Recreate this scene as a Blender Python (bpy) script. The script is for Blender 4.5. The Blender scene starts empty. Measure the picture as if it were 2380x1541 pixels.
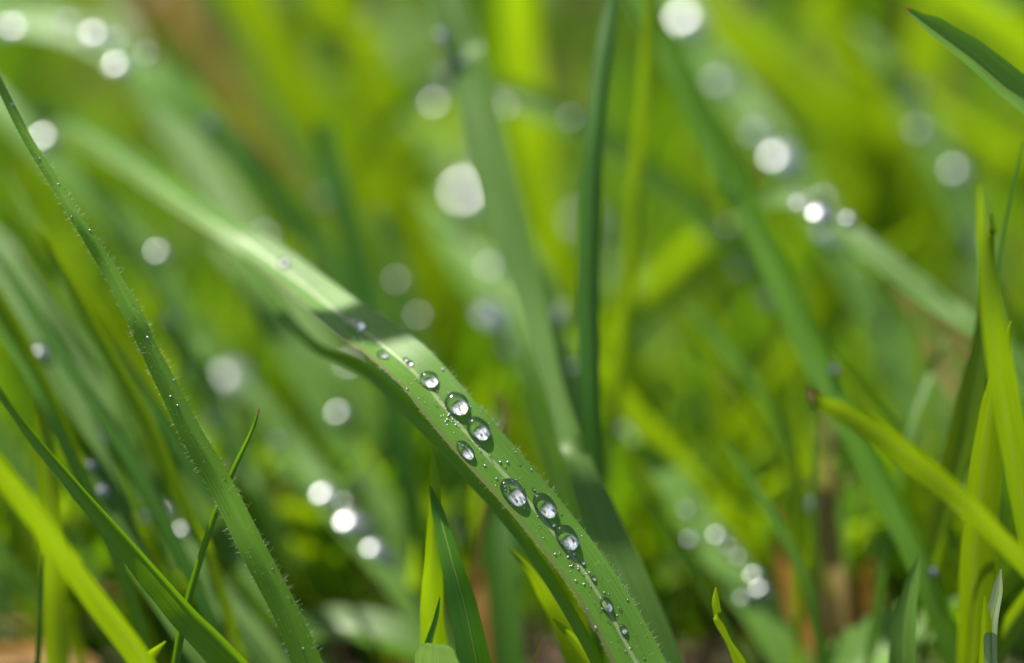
import bpy, math, random
from mathutils import Vector, Matrix, noise as mnoise

# ------------------------------------------------------------------ camera, sky, sun, exposure
sc = bpy.context.scene
COL = sc.collection
rnd = random.Random(11)
U = 1000.0                    # one Blender unit is one millimetre; the code below thinks in metres
sc.unit_settings.system = 'METRIC'
sc.unit_settings.scale_length = 0.001
sc.unit_settings.length_unit = 'MILLIMETERS'
CAM_H = 0.106                 # metres above the soil: a camera held down among the grass
PITCH = math.radians(20.0)
FOCUS = 0.200
FRAME_W = 0.075               # width of the field in the plane of focus
PW, PH = 2379.0, 1541.0       # pixel grid in which the photograph was measured
APERTURE_MM = 12.5
BLUR_PX = APERTURE_MM * PW / (FRAME_W * 1000.0)      # disc of a point infinitely far away
C0 = Vector((0, 0, CAM_H))
FWD = Vector((0, math.cos(PITCH), -math.sin(PITCH)))
RIGHT = Vector((1, 0, 0))
UPV = Vector((0, math.sin(PITCH), math.cos(PITCH)))

cam_d = bpy.data.cameras.new('camera')
cam = bpy.data.objects.new('camera', cam_d)
COL.objects.link(cam)
cam.location = C0 * U
cam.rotation_euler = (math.pi / 2 - PITCH, 0, 0)
cam_d.sensor_width = 36.0
cam_d.lens = 36.0 * FOCUS / FRAME_W
cam_d.clip_start = 2.0
cam_d.clip_end = 200000.0
cam_d.dof.use_dof = True
cam_d.dof.focus_distance = FOCUS * U
cam_d.dof.aperture_fstop = cam_d.lens / (APERTURE_MM * U)   # lens opening 12.5 mm across
cam_d.dof.aperture_blades = 0
sc.camera = cam

SUN_EL = math.radians(67)
SUN_AZ = math.radians(-48)      # from +Y (the way the camera looks) towards -X (left)
SUN = Vector((math.sin(SUN_AZ) * math.cos(SUN_EL), math.cos(SUN_AZ) * math.cos(SUN_EL), math.sin(SUN_EL)))
world = bpy.data.worlds.new('World')
sc.world = world
world.use_nodes = True
wn = world.node_tree.nodes
sky = wn.new('ShaderNodeTexSky')
sky.sky_type = 'NISHITA'
sky.sun_disc = False
sky.sun_elevation = SUN_EL
sky.sun_rotation = SUN_AZ
sky.dust_density = 2.0
bg = wn['Background']
bg.inputs['Strength'].default_value = 0.075
world.node_tree.links.new(sky.outputs[0], bg.inputs['Color'])
sun_d = bpy.data.lights.new('sun', 'SUN')
sun_d.energy = 5.0
sun_d.angle = math.radians(0.53)
sun_d.color = (1.0, 0.95, 0.86)
sun_d.cycles.is_caustics_light = True
sun = bpy.data.objects.new('sun', sun_d)
COL.objects.link(sun)
sun.rotation_euler = SUN.to_track_quat('Z', 'Y').to_euler()
sun.location = SUN * 500

vs = sc.view_settings
vs.view_transform = 'Standard'
vs.look = 'None'
vs.exposure = 1.1
vs.gamma = 1.0
vs.use_curve_mapping = False
cy = sc.cycles
cy.use_denoising = True
cy.denoiser = 'OPENIMAGEDENOISE'
cy.max_bounces = 10
cy.transmission_bounces = 8
cy.transparent_max_bounces = 8
cy.sample_clamp_indirect = 40.0
cy.blur_glossy = 0.3


def P(px, py, dmm):
    """photo pixel + distance along the view in millimetres -> point in the meadow"""
    d = dmm / 1000.0
    k = FRAME_W * d / FOCUS / PW
    return C0 + FWD * d + RIGHT * ((px - PW / 2) * k) + UPV * ((PH / 2 - py) * k)


def px2m(w, dmm):
    return w * FRAME_W / PW * (dmm / 1000.0) / FOCUS


# ------------------------------------------------------------------ materials
def nodes(mat):
    mat.use_nodes = True
    nt = mat.node_tree
    nt.nodes.clear()
    return nt, nt.nodes, nt.links


def math_node(N, L, op, a, b=None, c=None, clamp=False):
    n = N.new('ShaderNodeMath')
    n.operation = op
    n.use_clamp = clamp
    for i, v in enumerate((a, b, c)):
        if v is None:
            continue
        if isinstance(v, (int, float)):
            n.inputs[i].default_value = v
        else:
            L.new(v, n.inputs[i])
    return n.outputs[0]


def mix_col(N, L, fac, a, b, mode='MIX'):
    n = N.new('ShaderNodeMix')
    n.data_type = 'RGBA'
    n.blend_type = mode
    if isinstance(fac, (int, float)):
        n.inputs[0].default_value = fac
    else:
        L.new(fac, n.inputs[0])
    for i, v in ((6, a), (7, b)):
        if isinstance(v, tuple):
            n.inputs[i].default_value = (*v, 1)
        else:
            L.new(v, n.inputs[i])
    return n.outputs[2]


def leaf_material(name, diff, trans, mix=0.45, rough=0.42, veins=15, rib=0.35, rib_col=(0.22, 0.30, 0.12),
                  spots=0.25, edge=None, spec=0.5, var=0.22, vein_amp=0.14):
    m = bpy.data.materials.new(name)
    nt, N, L = nodes(m)
    out = N.new('ShaderNodeOutputMaterial')
    uv = N.new('ShaderNodeUVMap')
    sep = N.new('ShaderNodeSeparateXYZ')
    L.new(uv.outputs[0], sep.inputs[0])
    u, v = sep.outputs[0], sep.outputs[1]
    s = math_node(N, L, 'SINE', math_node(N, L, 'MULTIPLY', u, veins * 2 * math.pi))
    vein = math_node(N, L, 'MULTIPLY_ADD', s, 0.5, 0.5)
    vein = math_node(N, L, 'POWER', vein, 2.0)
    # streaky grain drawn out along the blade
    comb = N.new('ShaderNodeCombineXYZ')
    L.new(math_node(N, L, 'MULTIPLY', u, 42.0), comb.inputs[0])
    L.new(math_node(N, L, 'MULTIPLY', v, 160.0), comb.inputs[1])
    oi = N.new('ShaderNodeObjectInfo')
    L.new(math_node(N, L, 'MULTIPLY', oi.outputs['Random'], 57.0), comb.inputs[2])
    nz = N.new('ShaderNodeTexNoise')
    nz.inputs['Scale'].default_value = 1.0
    nz.inputs['Detail'].default_value = 3.0
    L.new(comb.outputs[0], nz.inputs['Vector'])
    comb2 = N.new('ShaderNodeCombineXYZ')
    L.new(math_node(N, L, 'MULTIPLY', u, 2.5), comb2.inputs[0])
    L.new(math_node(N, L, 'MULTIPLY', v, 130.0), comb2.inputs[1])
    L.new(math_node(N, L, 'MULTIPLY', oi.outputs['Random'], 91.0), comb2.inputs[2])
    nz2 = N.new('ShaderNodeTexNoise')
    nz2.inputs['Scale'].default_value = 1.0
    nz2.inputs['Detail'].default_value = 2.0
    L.new(comb2.outputs[0], nz2.inputs['Vector'])
    # midrib
    dr = math_node(N, L, 'ABSOLUTE', math_node(N, L, 'SUBTRACT', u, 0.5))
    ribm = math_node(N, L, 'SUBTRACT', 1.0, math_node(N, L, 'DIVIDE', dr, 0.055), clamp=True)
    ribm = math_node(N, L, 'MULTIPLY', ribm, rib)
    val = math_node(N, L, 'MULTIPLY_ADD', oi.outputs['Random'], 2 * var, 1.0 - var)
    streak = math_node(N, L, 'MULTIPLY_ADD', nz.outputs[0], 0.7, 0.65)
    streak = math_node(N, L, 'MULTIPLY', streak, math_node(N, L, 'MULTIPLY_ADD', vein, vein_amp, 1.0 - vein_amp / 2))
    streak = math_node(N, L, 'MULTIPLY', streak, math_node(N, L, 'MULTIPLY_ADD', nz2.outputs[0], spots * 2, 1 - spots))
    streak = math_node(N, L, 'MULTIPLY', streak, val)

    def shade(col):
        c = mix_col(N, L, 1.0, col, streak, 'MULTIPLY')
        c = mix_col(N, L, ribm, c, rib_col)
        if edge:
            e = math_node(N, L, 'SUBTRACT', 1.0, math_node(N, L, 'DIVIDE', u, 0.16), clamp=True)
            vv = math_node(N, L, 'MULTIPLY', e, math_node(N, L, 'MULTIPLY_ADD', nz2.outputs[0], 1.6, -0.15, clamp=True))
            c = mix_col(N, L, vv, c, edge)
        return c
    bump = N.new('ShaderNodeBump')
    bump.inputs['Strength'].default_value = 0.3
    bump.inputs['Distance'].default_value = 0.05
    h = math_node(N, L, 'ADD', math_node(N, L, 'MULTIPLY', vein, 0.3), nz.outputs[0])
    L.new(h, bump.inputs['Height'])
    pb = N.new('ShaderNodeBsdfPrincipled')
    L.new(shade(diff), pb.inputs['Base Color'])
    pb.inputs['Roughness'].default_value = rough
    pb.inputs['Specular IOR Level'].default_value = spec
    L.new(bump.outputs[0], pb.inputs['Normal'])
    tr = N.new('ShaderNodeBsdfTranslucent')
    L.new(shade(trans), tr.inputs['Color'])
    ms = N.new('ShaderNodeMixShader')
    ms.inputs[0].default_value = mix
    L.new(pb.outputs[0], ms.inputs[1])
    L.new(tr.outputs[0], ms.inputs[2])
    L.new(ms.outputs[0], out.inputs['Surface'])
    return m


MAT = {
    'main': leaf_material('leaf_main', (0.11, 0.255, 0.022), (0.19, 0.40, 0.008), rough=0.5, veins=26, vein_amp=0.26, rib=0.55,
                          edge=(0.20, 0.13, 0.07), spec=0.55, var=0.0),
    'mid': leaf_material('leaf_green', (0.078, 0.188, 0.006), (0.18, 0.37, 0.003), rib=0.3),
    'yel': leaf_material('leaf_yellow_green', (0.10, 0.195, 0.004), (0.25, 0.385, 0.002), mix=0.58, rib=0.2),
    'gray': leaf_material('leaf_blue_green', (0.10, 0.21, 0.028), (0.17, 0.36, 0.008), mix=0.4, rough=0.5, rib=0.3, spec=0.45),
    'dark': leaf_material('leaf_deep_green', (0.045, 0.14, 0.005), (0.12, 0.31, 0.003), mix=0.4, rib=0.2),
    'pale': leaf_material('leaf_pale', (0.26, 0.33, 0.18), (0.36, 0.44, 0.16), mix=0.4, rib=0.2),
    'stalk': leaf_material('leaf_stalk', (0.115, 0.25, 0.014), (0.20, 0.40, 0.005), rib=0.0, veins=9, spots=0.12, var=0.0),
    'light': leaf_material('leaf_light', (0.19, 0.33, 0.055), (0.26, 0.44, 0.03), rib=0.3),
    'straw': leaf_material('leaf_straw', (0.29, 0.20, 0.06), (0.36, 0.24, 0.045), mix=0.4, rib=0.1, rough=0.6, spots=0.35),
    'rust': leaf_material('leaf_rust', (0.27, 0.13, 0.016), (0.38, 0.19, 0.008), mix=0.4, rib=0.1, rough=0.6, spots=0.35),
}


def plain(name, col, rough=0.5, trans=0.0):
    m = bpy.data.materials.new(name)
    nt, N, L = nodes(m)
    out = N.new('ShaderNodeOutputMaterial')
    pb = N.new('ShaderNodeBsdfPrincipled')
    tc = N.new('ShaderNodeTexCoord')
    nz = N.new('ShaderNodeTexNoise')
    nz.inputs['Scale'].default_value = 0.7
    L.new(tc.outputs['Object'], nz.inputs['Vector'])
    c = mix_col(N, L, nz.outputs[0], tuple(x * 0.75 for x in col), tuple(min(1, x * 1.25) for x in col))
    L.new(c, pb.inputs['Base Color'])
    pb.inputs['Roughness'].default_value = rough
    if trans:
        tr = N.new('ShaderNodeBsdfTranslucent')
        L.new(c, tr.inputs['Color'])
        ms = N.new('ShaderNodeMixShader')
        ms.inputs[0].default_value = trans
        L.new(pb.outputs[0], ms.inputs[1])
        L.new(tr.outputs[0], ms.inputs[2])
        L.new(ms.outputs[0], out.inputs['Surface'])
    else:
        L.new(pb.outputs[0], out.inputs['Surface'])
    return m


MAT['hair'] = plain('leaf_hair', (0.75, 0.78, 0.62), 0.3, 0.5)
def reflector_material():
    m = bpy.data.materials.new('glint_reflector')
    nt, N, L = nodes(m)
    out = N.new('ShaderNodeOutputMaterial')
    pb = N.new('ShaderNodeBsdfPrincipled')
    tc = N.new('ShaderNodeTexCoord')
    mp = N.new('ShaderNodeMapping')
    mp.inputs['Scale'].default_value = (5.5, 1.8, 3)
    L.new(tc.outputs['Object'], mp.inputs['Vector'])
    oi = N.new('ShaderNodeObjectInfo')
    L.new(oi.outputs['Location'], mp.inputs['Location'])
    nz = N.new('ShaderNodeTexNoise')
    nz.inputs['Scale'].default_value = 1.0
    nz.inputs['Detail'].default_value = 3
    L.new(mp.outputs[0], nz.inputs['Vector'])
    bp = N.new('ShaderNodeBump')
    bp.inputs['Distance'].default_value = 0.15
    bp.inputs['Strength'].default_value = 0.8
    L.new(nz.outputs[0], bp.inputs['Height'])
    L.new(bp.outputs[0], pb.inputs['Normal'])
    pb.inputs['Base Color'].default_value = (0.86, 0.88, 0.87, 1)
    pb.inputs['Metallic'].default_value = 0.35
    pb.inputs['Roughness'].default_value = 0.4
    tp = N.new('ShaderNodeBsdfTransparent')
    ms = N.new('ShaderNodeMixShader')
    # added silvery reflector, faded and broken up to shape the white highlight
    sp = N.new('ShaderNodeSeparateXYZ')
    L.new(tc.outputs['Generated'], sp.inputs[0])
    fade = math_node(N, L, 'MULTIPLY_ADD', sp.outputs[1], 2.2, -0.25, clamp=True)
    fx = math_node(N, L, 'ABSOLUTE', math_node(N, L, 'SUBTRACT', sp.outputs[0], 0.5))
    fade2 = math_node(N, L, 'MULTIPLY_ADD', fx, -5.0, 2.5, clamp=True)
    al = math_node(N, L, 'MULTIPLY_ADD', nz.outputs[0], 5.0, -1.5, clamp=True)
    L.new(math_node(N, L, 'MULTIPLY', math_node(N, L, 'MULTIPLY', al, fade), fade2), ms.inputs[0])
    L.new(tp.outputs[0], ms.inputs[1])
    L.new(pb.outputs[0], ms.inputs[2])
    L.new(ms.outputs[0], out.inputs['Surface'])
    return m


MAT['reflector'] = reflector_material()
MAT['mirror_cap'] = plain('glint_mirror', (0.6, 0.61, 0.62), 0.34)  # added mirrors inside drops and dew specks, for bright discs and sparkle
MAT['dim_mirror_cap'] = plain('glint_mirror_dim', (0.38, 0.39, 0.40), 0.34)  # darker version of the added mirror, for fainter discs
MAT['dim_mirror_cap'].node_tree.nodes['Principled BSDF'].inputs['Metallic'].default_value = 0.92
MAT['mirror_cap'].node_tree.nodes['Principled BSDF'].inputs['Metallic'].default_value = 0.92
MAT['rib'] = plain('leaf_rib', (0.26, 0.36, 0.13), 0.4, 0.3)
MAT['thin_rib'] = plain('leaf_thin_rib', (0.30, 0.46, 0.05), 0.45, 0.6)


def water_material():
    m = bpy.data.materials.new('dew_water')
    nt, N, L = nodes(m)
    out = N.new('ShaderNodeOutputMaterial')
    g = N.new('ShaderNodeBsdfGlass')
    g.inputs['IOR'].default_value = 1.333
    g.inputs['Roughness'].default_value = 0.05
    g.inputs['Color'].default_value = (1, 1, 1, 1)
    L.new(g.outputs[0], out.inputs['Surface'])
    return m


MAT['water'] = water_material()


def soil_material():
    m = bpy.data.materials.new('soil')
    nt, N, L = nodes(m)
    out = N.new('ShaderNodeOutputMaterial')
    pb = N.new('ShaderNodeBsdfPrincipled')
    tc = N.new('ShaderNodeTexCoord')
    nz = N.new('ShaderNodeTexNoise')
    nz.inputs['Scale'].default_value = 0.06
    nz.inputs['Detail'].default_value = 8
    L.new(tc.outputs['Object'], nz.inputs['Vector'])
    nz2 = N.new('ShaderNodeTexNoise')
    nz2.inputs['Scale'].default_value = 0.025
    nz2.inputs['Detail'].default_value = 4
    L.new(tc.outputs['Object'], nz2.inputs['Vector'])
    c = mix_col(N, L, nz.outputs[0], (0.022, 0.013, 0.006), (0.085, 0.05, 0.022))
    moss = math_node(N, L, 'MULTIPLY_ADD', nz2.outputs[0], 4.0, -1.7, clamp=True)
    c = mix_col(N, L, moss, c, (0.04, 0.08, 0.01))
    L.new(c, pb.inputs['Base Color'])
    pb.inputs['Roughness'].default_value = 0.9
    bp = N.new('ShaderNodeBump')
    bp.inputs['Distance'].default_value = 2.0
    L.new(nz.outputs[0], bp.inputs['Height'])
    L.new(bp.outputs[0], pb.inputs['Normal'])
    L.new(pb.outputs[0], out.inputs['Surface'])
    return m


MAT['soil'] = soil_material()


# ------------------------------------------------------------------ object helpers
def link_mesh(name, verts, faces, mat, parent=None, uvs=None, smooth=True, origin=None):
    me = bpy.data.meshes.new(name)
    if origin is not None:
        verts = [v - origin for v in verts]
    verts = [v * U for v in verts]
    me.from_pydata([tuple(v) for v in verts], [], faces)
    if uvs is not None:
        ul = me.uv_layers.new(name='UVMap')
        vi = [0] * len(me.loops)
        me.loops.foreach_get('vertex_index', vi)
        flat = [0.0] * (2 * len(vi))
        for k, i in enumerate(vi):
            flat[2 * k], flat[2 * k + 1] = uvs[i]
        ul.data.foreach_set('uv', flat)
    if smooth:
        me.polygons.foreach_set('use_smooth', [True] * len(me.polygons))
    me.materials.append(MAT[mat] if isinstance(mat, str) else mat)
    me.update()
    o = bpy.data.objects.new(name, me)
    COL.objects.link(o)
    if origin is not None:
        o.location = origin * U
    if parent is not None:
        o.parent = parent
        o.matrix_parent_inverse = Matrix.Translation(-parent.location)
    return o


def tag(o, label, cat, group=None, kind=None):
    if label:
        o['label'] = label
    if cat:
        o['category'] = cat
    if group:
        o['group'] = group
    if kind:
        o['kind'] = kind
    return o


def catmull(p0, p1, p2, p3, t):
    t2, t3 = t * t, t * t * t
    return 0.5 * ((2 * p1) + (-p0 + p2) * t + (2 * p0 - 5 * p1 + 4 * p2 - p3) * t2 + (-p0 + 3 * p1 - 3 * p2 + p3) * t3)


def smooth_path(pts, sub):
    """pts: list of (Vector, width[, roll]) -> resampled"""
    out = []
    n = len(pts)
    for i in range(n - 1):
        a, b, c, d = pts[max(i - 1, 0)], pts[i], pts[i + 1], pts[min(i + 2, n - 1)]
        for k in range(sub):
            t = k / sub
            pos = catmull(a[0], b[0], c[0], d[0], t)
            s = t * t * (3 - 2 * t)
            out.append((pos, b[1] * (1 - s) + c[1] * s, b[2] * (1 - s) + c[2] * s))
    out.append(pts[-1])
    return out


class Blade:
    """a leaf: centre line from tip to base, width, roll about its own axis, gutter-shaped section"""

    def __init__(self, path, gutter=0.18, cols=7, wave=0.0, seed=0, bend=1.0):
        self.n = len(path)
        self.pos = [p[0] for p in path]
        self.w = [p[1] for p in path]
        self.T, self.S, self.Nn = [], [], []
        self.gutter, self.cols = gutter, cols
        self.len = [0.0]
        for i in range(1, self.n):
            self.len.append(self.len[-1] + (self.pos[i] - self.pos[i - 1]).length)
        sgn0 = None
        for i in range(self.n):
            t = (self.pos[min(i + 1, self.n - 1)] - self.pos[max(i - 1, 0)]).normalized()
            view = (C0 - self.pos[i]).normalized()
            n0 = view - t * view.dot(t)
            if n0.length < 1e-6:
                n0 = Vector((0, -1, 0))
            n0.normalize()
            s0 = t.cross(n0).normalized()
            if sgn0 is None or abs(s0.z) > 0.25:
                sgn0 = 1.0 if s0.dot(Vector((SUN.x, SUN.y * 0.2, SUN.z))) > 0 else -1.0
            a = math.radians(path[i][2])
            nn = n0 * math.cos(a) + s0 * (math.sin(a) * sgn0)
            nn.normalize()
            self.T.append(t)
            self.Nn.append(nn)
            self.S.append(nn.cross(t).normalized())
        self.wave, self.seed = wave, seed

    def point(self, i, u):
        w = self.w[i]
        x = u - 0.5
        h = self.gutter * w * (abs(2 * x) ** 1.35)
        j = 0.0
        if self.wave:
            j = self.wave * w * mnoise.noise(Vector((self.len[i] * 90, u * 1.5, self.seed)))
        return self.pos[i] + self.S[i] * (x * w) + self.Nn[i] * (h + j)

    def at(self, f, u):
        i = max(0, min(self.n - 2, int(f)))
        t = f - i
        return self.point(i, u).lerp(self.point(i + 1, u), t)

    def normal(self, f, u):
        e = 0.02
        i = max(0, min(self.n - 2, int(f)))
        a = self.at(f, min(1, u + e)) - self.at(f, max(0, u - e))
        b = self.at(min(f + 0.5, self.n - 1), u) - self.at(max(f - 0.5, 0), u)
        nn = b.cross(a).normalized()
        if nn.dot(self.Nn[i]) < 0:
            nn = -nn
        return nn

    def mesh(self, name, mat, parent=None, i0=0, i1=None, lift=0.0, teeth=None):
        i1 = self.n - 1 if i1 is None else i1
        vs_, fs, uvs = [], [], []
        c = self.cols
        for i in range(i0, i1 + 1):
            for k in range(c):
                u = k / (c - 1)
                p = self.point(i, u) + self.Nn[i] * lift
                if teeth and k in (0, c - 1):
                    saw = (self.len[i] / teeth) % 1.0
                    p += self.S[i] * ((1 if k else -1) * self.w[i] * 0.16 * saw) - self.T[i] * (self.w[i] * 0.12 * saw)
                vs_.append(p)
                uvs.append((u, self.len[i]))
        for i in range(i1 - i0):
            for k in range(c - 1):
                a = i * c + k
                fs.append((a, a + 1, a + c + 1, a + c))
        base = self.pos[i1].copy()
        if parent is not None:
            base = parent.location / U
        return link_mesh(name, vs_, fs, mat, parent, uvs, origin=base)


def make_path(pts, roll, sub=7, grow=True, tip=True):
    """pts: (px, py, depth mm, width px[, roll]) tip first; carries on to a tapered tip outside the frame and to the soil"""
    path = []
    for p in pts:
        r = p[4] if len(p) > 4 else roll
        path.append((P(p[0], p[1], p[2]), px2m(p[3], p[2]) / max(0.35, math.cos(math.radians(r))), r))
    if tip and pts[0][3] > 9:
        t = (path[0][0] - path[1][0]).normalized()
        w = path[0][1]
        q, head = path[0][0], []
        step = 0.0045
        if 15 < pts[0][0] < PW - 15 and pts[0][1] > 15:
            step = min(0.0045, w * 0.7)
        for k in range(1, 5):
            t = (t + Vector((0, 0, -0.10))).normalized()
            q = q + t * step
            head.append((q, w * (1 - k / 4.0) + 0.0002, path[0][2]))
        path = head[::-1] + path
    if grow:
        t = (path[-1][0] - path[-2][0]).normalized()
        q, w, r = path[-1]
        for k in range(40):
            if q.z < -0.002:
                break
            t = (t * 0.80 + Vector((0, 0.02, -0.20))).normalized()
            q = q + t * 0.006
            path.append((q, w * max(0.45, 1 - 0.05 * (k + 1)), r))
    return smooth_path(path, sub)


BLADES = []      # (blade, object, name)


def blade(label, cls, pts, roll=0, gutter=0.2, sub=7, wave=0.10, grow=True, tip=True, name='grass_blade', cols=7,
          cat='grass blade', group=None, teeth=None, host=True, recv=True, lean=None, dried=None):
    pts = [(p[0], p[1], p[2] if p[2] < 235 else 235 + (p[2] - 235) * 0.52) + tuple(p[3:]) for p in pts]
    if cls == 'gray' and pts[0][2] > 222:
        gutter, roll = 0.05, min(roll, 34)
    if cls == 'yel' and lean is None:
        lean = 16 if pts[0][2] > 262 else 5
    if lean:
        ym = sum(p[1] for p in pts) / len(pts)
        pts = [(p[0], p[1], p[2] + lean * max(-1.2, min(1.0, (p[1] - ym) / 450.0))) + tuple(p[3:]) for p in pts]
    b = Blade(make_path(pts, roll, sub, grow, tip), gutter, cols, wave, rnd.random() * 50)
    if dried:
        o = b.mesh(name, cls, i0=dried[0])
        b.mesh('dried_tip', dried[1], parent=o, i0=0, i1=dried[0])
    else:
        o = b.mesh(name, cls, teeth=teeth)
    tag(o, label, cat, group)
    o.cycles.is_caustics_receiver = recv
    b.obj = o
    b.host = host
    BLADES.append(b)
    return b


def to_px(p):
    v = p - C0
    d = v.dot(FWD)
    k = FRAME_W * d / FOCUS / PW
    return PW / 2 + v.dot(RIGHT) / k, PH / 2 - v.dot(UPV) / k, d * 1000


def add_hairs(b, name, count, length, f0, f1, edge_only=0.75, thick=0.55e-5, parent=None, seed=1, lean=0.5, round_=False):
    r = random.Random(seed)
    vs_, fs = [], []
    for _ in range(count):
        f = r.uniform(f0, f1)
        i = max(0, min(b.n - 2, int(f)))
        if r.random() < edge_only:
            u = r.choice((0.0, 1.0))
        else:
            u = r.random()
        p = b.at(f, u)
        out = b.S[i] * ((u - 0.5) * 2.0) + b.Nn[i] * r.uniform(0.1, 0.8)
        d = (out.normalized() - b.T[i] * r.uniform(-0.2, lean) + Vector((r.uniform(-.25, .25), r.uniform(-.25, .25), r.uniform(-.25, .25)))).normalized()
        ln = length * r.choice((r.uniform(0.25, 0.8), r.uniform(0.5, 1.6)))
        s1 = d.orthogonal().normalized()
        s2 = d.cross(s1)
        k = len(vs_)
        bend = s1 * ln * r.uniform(-.15, .15)
        for a in range(3):
            an = a * 2.0944
            e = s1 * math.cos(an) + s2 * math.sin(an)
            vs_.append(p - d * 3e-5 + e * thick)
        for a in range(3):
            an = a * 2.0944
            e = s1 * math.cos(an) + s2 * math.sin(an)
            vs_.append(p + d * ln * 0.6 + bend + e * thick * 0.6)
        vs_.append(p + d * ln)
        for a in range(3):
            c = (a + 1) % 3
            fs.append((k + a, k + c, k + 3 + c, k + 3 + a))
            fs.append((k + 3 + a, k + 3 + c, k + 6))
    o = link_mesh(name, vs_, fs, 'hair', parent, None, origin=parent.location / U)
    o['kind'] = 'stuff'
    return o


# ------------------------------------------------------------------ ground
def build_ground():
    vs_, fs = [], []
    rings = [0, .05, .1, .15, .2, .25, .3, .35, .4, .45, .5, .6, .75, 1, 1.5, 2.5, 5, 12, 30, 80, 200]
    seg = 72
    c = Vector((0, .28, 0))
    for r in rings:
        for s in range(seg):
            a = 2 * math.pi * s / seg
            x, y = c.x + r * math.cos(a), c.y + r * math.sin(a)
            z = 0.003 * mnoise.noise(Vector((x * 22, y * 22, 1))) + 0.002 * mnoise.noise(Vector((x * 70, y * 70, 4)))
            if r > 1:
                z = 0.0
            vs_.append(Vector((x, y, z - 0.002)))
    for i in range(len(rings) - 1):
        for s in range(seg):
            t = (s + 1) % seg
            fs.append((i * seg + s, i * seg + t, (i + 1) * seg + t, (i + 1) * seg + s))
    o = link_mesh('ground', vs_, fs, 'soil')
    o['kind'] = 'structure'


build_ground()

# ------------------------------------------------------------------ the traced blades (tip first)
main = blade('wide green grass blade with pale midrib carrying a row of sharp dew drops', 'main',
             [(-180, 200, 285, 40, 0), (40, 250, 262, 52, 0), (180, 300, 246, 58, 0), (300, 375, 234, 60, 0), (420, 462, 225, 60, 5),
              (520, 530, 219, 62, 20), (600, 582, 216, 72, 30), (690, 650, 212.5, 80, 32), (810, 748, 207.5, 92, 34), (880, 796, 205.5, 100, 36),
              (965, 868, 203, 108, 36), (1076, 998, 201, 112, 36), (1233, 1173, 200, 108, 34), (1370, 1349, 199, 108, 32),
              (1478, 1541, 198, 116, 28), (1540, 1680, 197, 116, 26)],
             roll=30, gutter=0.10, sub=10, wave=0.05, cols=11, tip=True)
stem = blade('long hairy green stalk slanting in front of the thin straight stalk', 'stalk',
             [(-60, 80, 204, 13), (-12, 172, 203, 18), (60, 312, 202, 22), (130, 425, 201, 24), (185, 515, 200, 27), (250, 615, 200, 34),
              (316, 735, 199, 42), (345, 800, 199, 40), (390, 890, 199, 46), (450, 1008, 199, 53), (520, 1130, 199, 58), (590, 1270, 198, 61),
              (660, 1402, 198, 61), (722, 1541, 198, 64), (765, 1650, 198, 66)], roll=16, gutter=-0.3, sub=9, wave=0.03, cols=11)
blade('thin straight grass stalk crossing behind the hairy stalk', 'mid',
      [(603, 948, 200, 4), (585, 1000, 200, 9), (545, 1085, 201, 12), (500, 1192, 201, 15), (460, 1312, 201, 16), (430, 1420, 201, 18), (405, 1541, 201, 22)],
      roll=-10, gutter=0.4, cols=5, wave=0, dried=(3, 'straw'))
blade('folded green blade with a bright yellow edge crossing the thin stalk', 'mid',
      [(-40, 850, 205, 14), (30, 945, 204, 20), (100, 1035, 203, 26), (200, 1150, 201, 34), (300, 1262, 200, 46), (380, 1352, 200, 56), (450, 1430, 200, 62),
       (530, 1510, 199, 70), (600, 1590, 199, 74)], roll=-52, gutter=0.25, wave=0.03, sub=8)
blade('narrow green blade running beneath the left edge of the wide dewy blade', 'mid',
      [(470, 500, 232, 20), (560, 590, 225, 22), (640, 700, 219, 24), (730, 800, 213, 24), (850, 862, 209, 26), (960, 960, 206, 30), (1065, 1070, 204, 30),
       (1190, 1215, 203, 28), (1290, 1360, 202, 28), (1360, 1480, 201, 28), (1400, 1560, 201, 28)], roll=-35, gutter=0.15)
blade('blue-green upright blade passing behind the foot of the wide dewy blade', 'gray',
      [(985, -140, 232, 70), (1040, 20, 229, 84), (1088, 160, 227, 92), (1132, 340, 224, 98), (1182, 520, 221, 94), (1236, 700, 218, 62), (1290, 900, 214, 44),
       (1335, 1050, 211, 56), (1388, 1190, 209, 84), (1450, 1350, 207, 106), (1530, 1541, 206, 112)], roll=24, gutter=0.12, wave=0.06)
b20 = blade('slender upright blade with its leaf sheath, dark in its lower half', 'dark',
            [(1436, -120, 219, 30), (1428, 0, 218, 36), (1402, 150, 216, 42), (1384, 330, 214, 44), (1374, 500, 213, 54), (1370, 700, 212, 52), (1374, 900, 211, 46),
             (1385, 1100, 211, 44), (1392, 1250, 211, 44)], roll=-12, gutter=-0.3)
blade('thin yellow-green upright blade beside the slender sheathed blade', 'yel',
      [(1520, -100, 228, 30), (1508, 40, 227, 36), (1496, 220, 226, 42), (1474, 420, 225, 38), (1464, 560, 224, 34), (1444, 760, 223, 34), (1420, 950, 222, 36), (1398, 1090, 221, 40)],
      roll=-25)
blade('long deep green blade slanting down to the arched yellow leaf', 'mid',
      [(1440, -120, 231, 60), (1490, 0, 229, 64), (1570, 150, 227, 66), (1660, 330, 225, 70), (1740, 490, 223, 68), (1812, 640, 221, 66), (1880, 800, 219, 66), (1950, 935, 217, 62), (2040, 1110, 215, 60), (2130, 1290, 213, 60)],
      roll=-14, gutter=0.15)
blade('arched bright yellow-green leaf with a dried pale tip', 'yel',
      [(1876, 905, 194, 14), (1905, 934, 193, 34), (1960, 958, 192, 46), (2060, 1020, 190, 58), (2150, 1092, 189, 60), (2240, 1165, 188, 50), (2320, 1245, 188, 46), (2420, 1345, 188, 50)],
      roll=-42, gutter=0.06, tip=False, wave=0.04, dried=(5, 'straw'))
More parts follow.
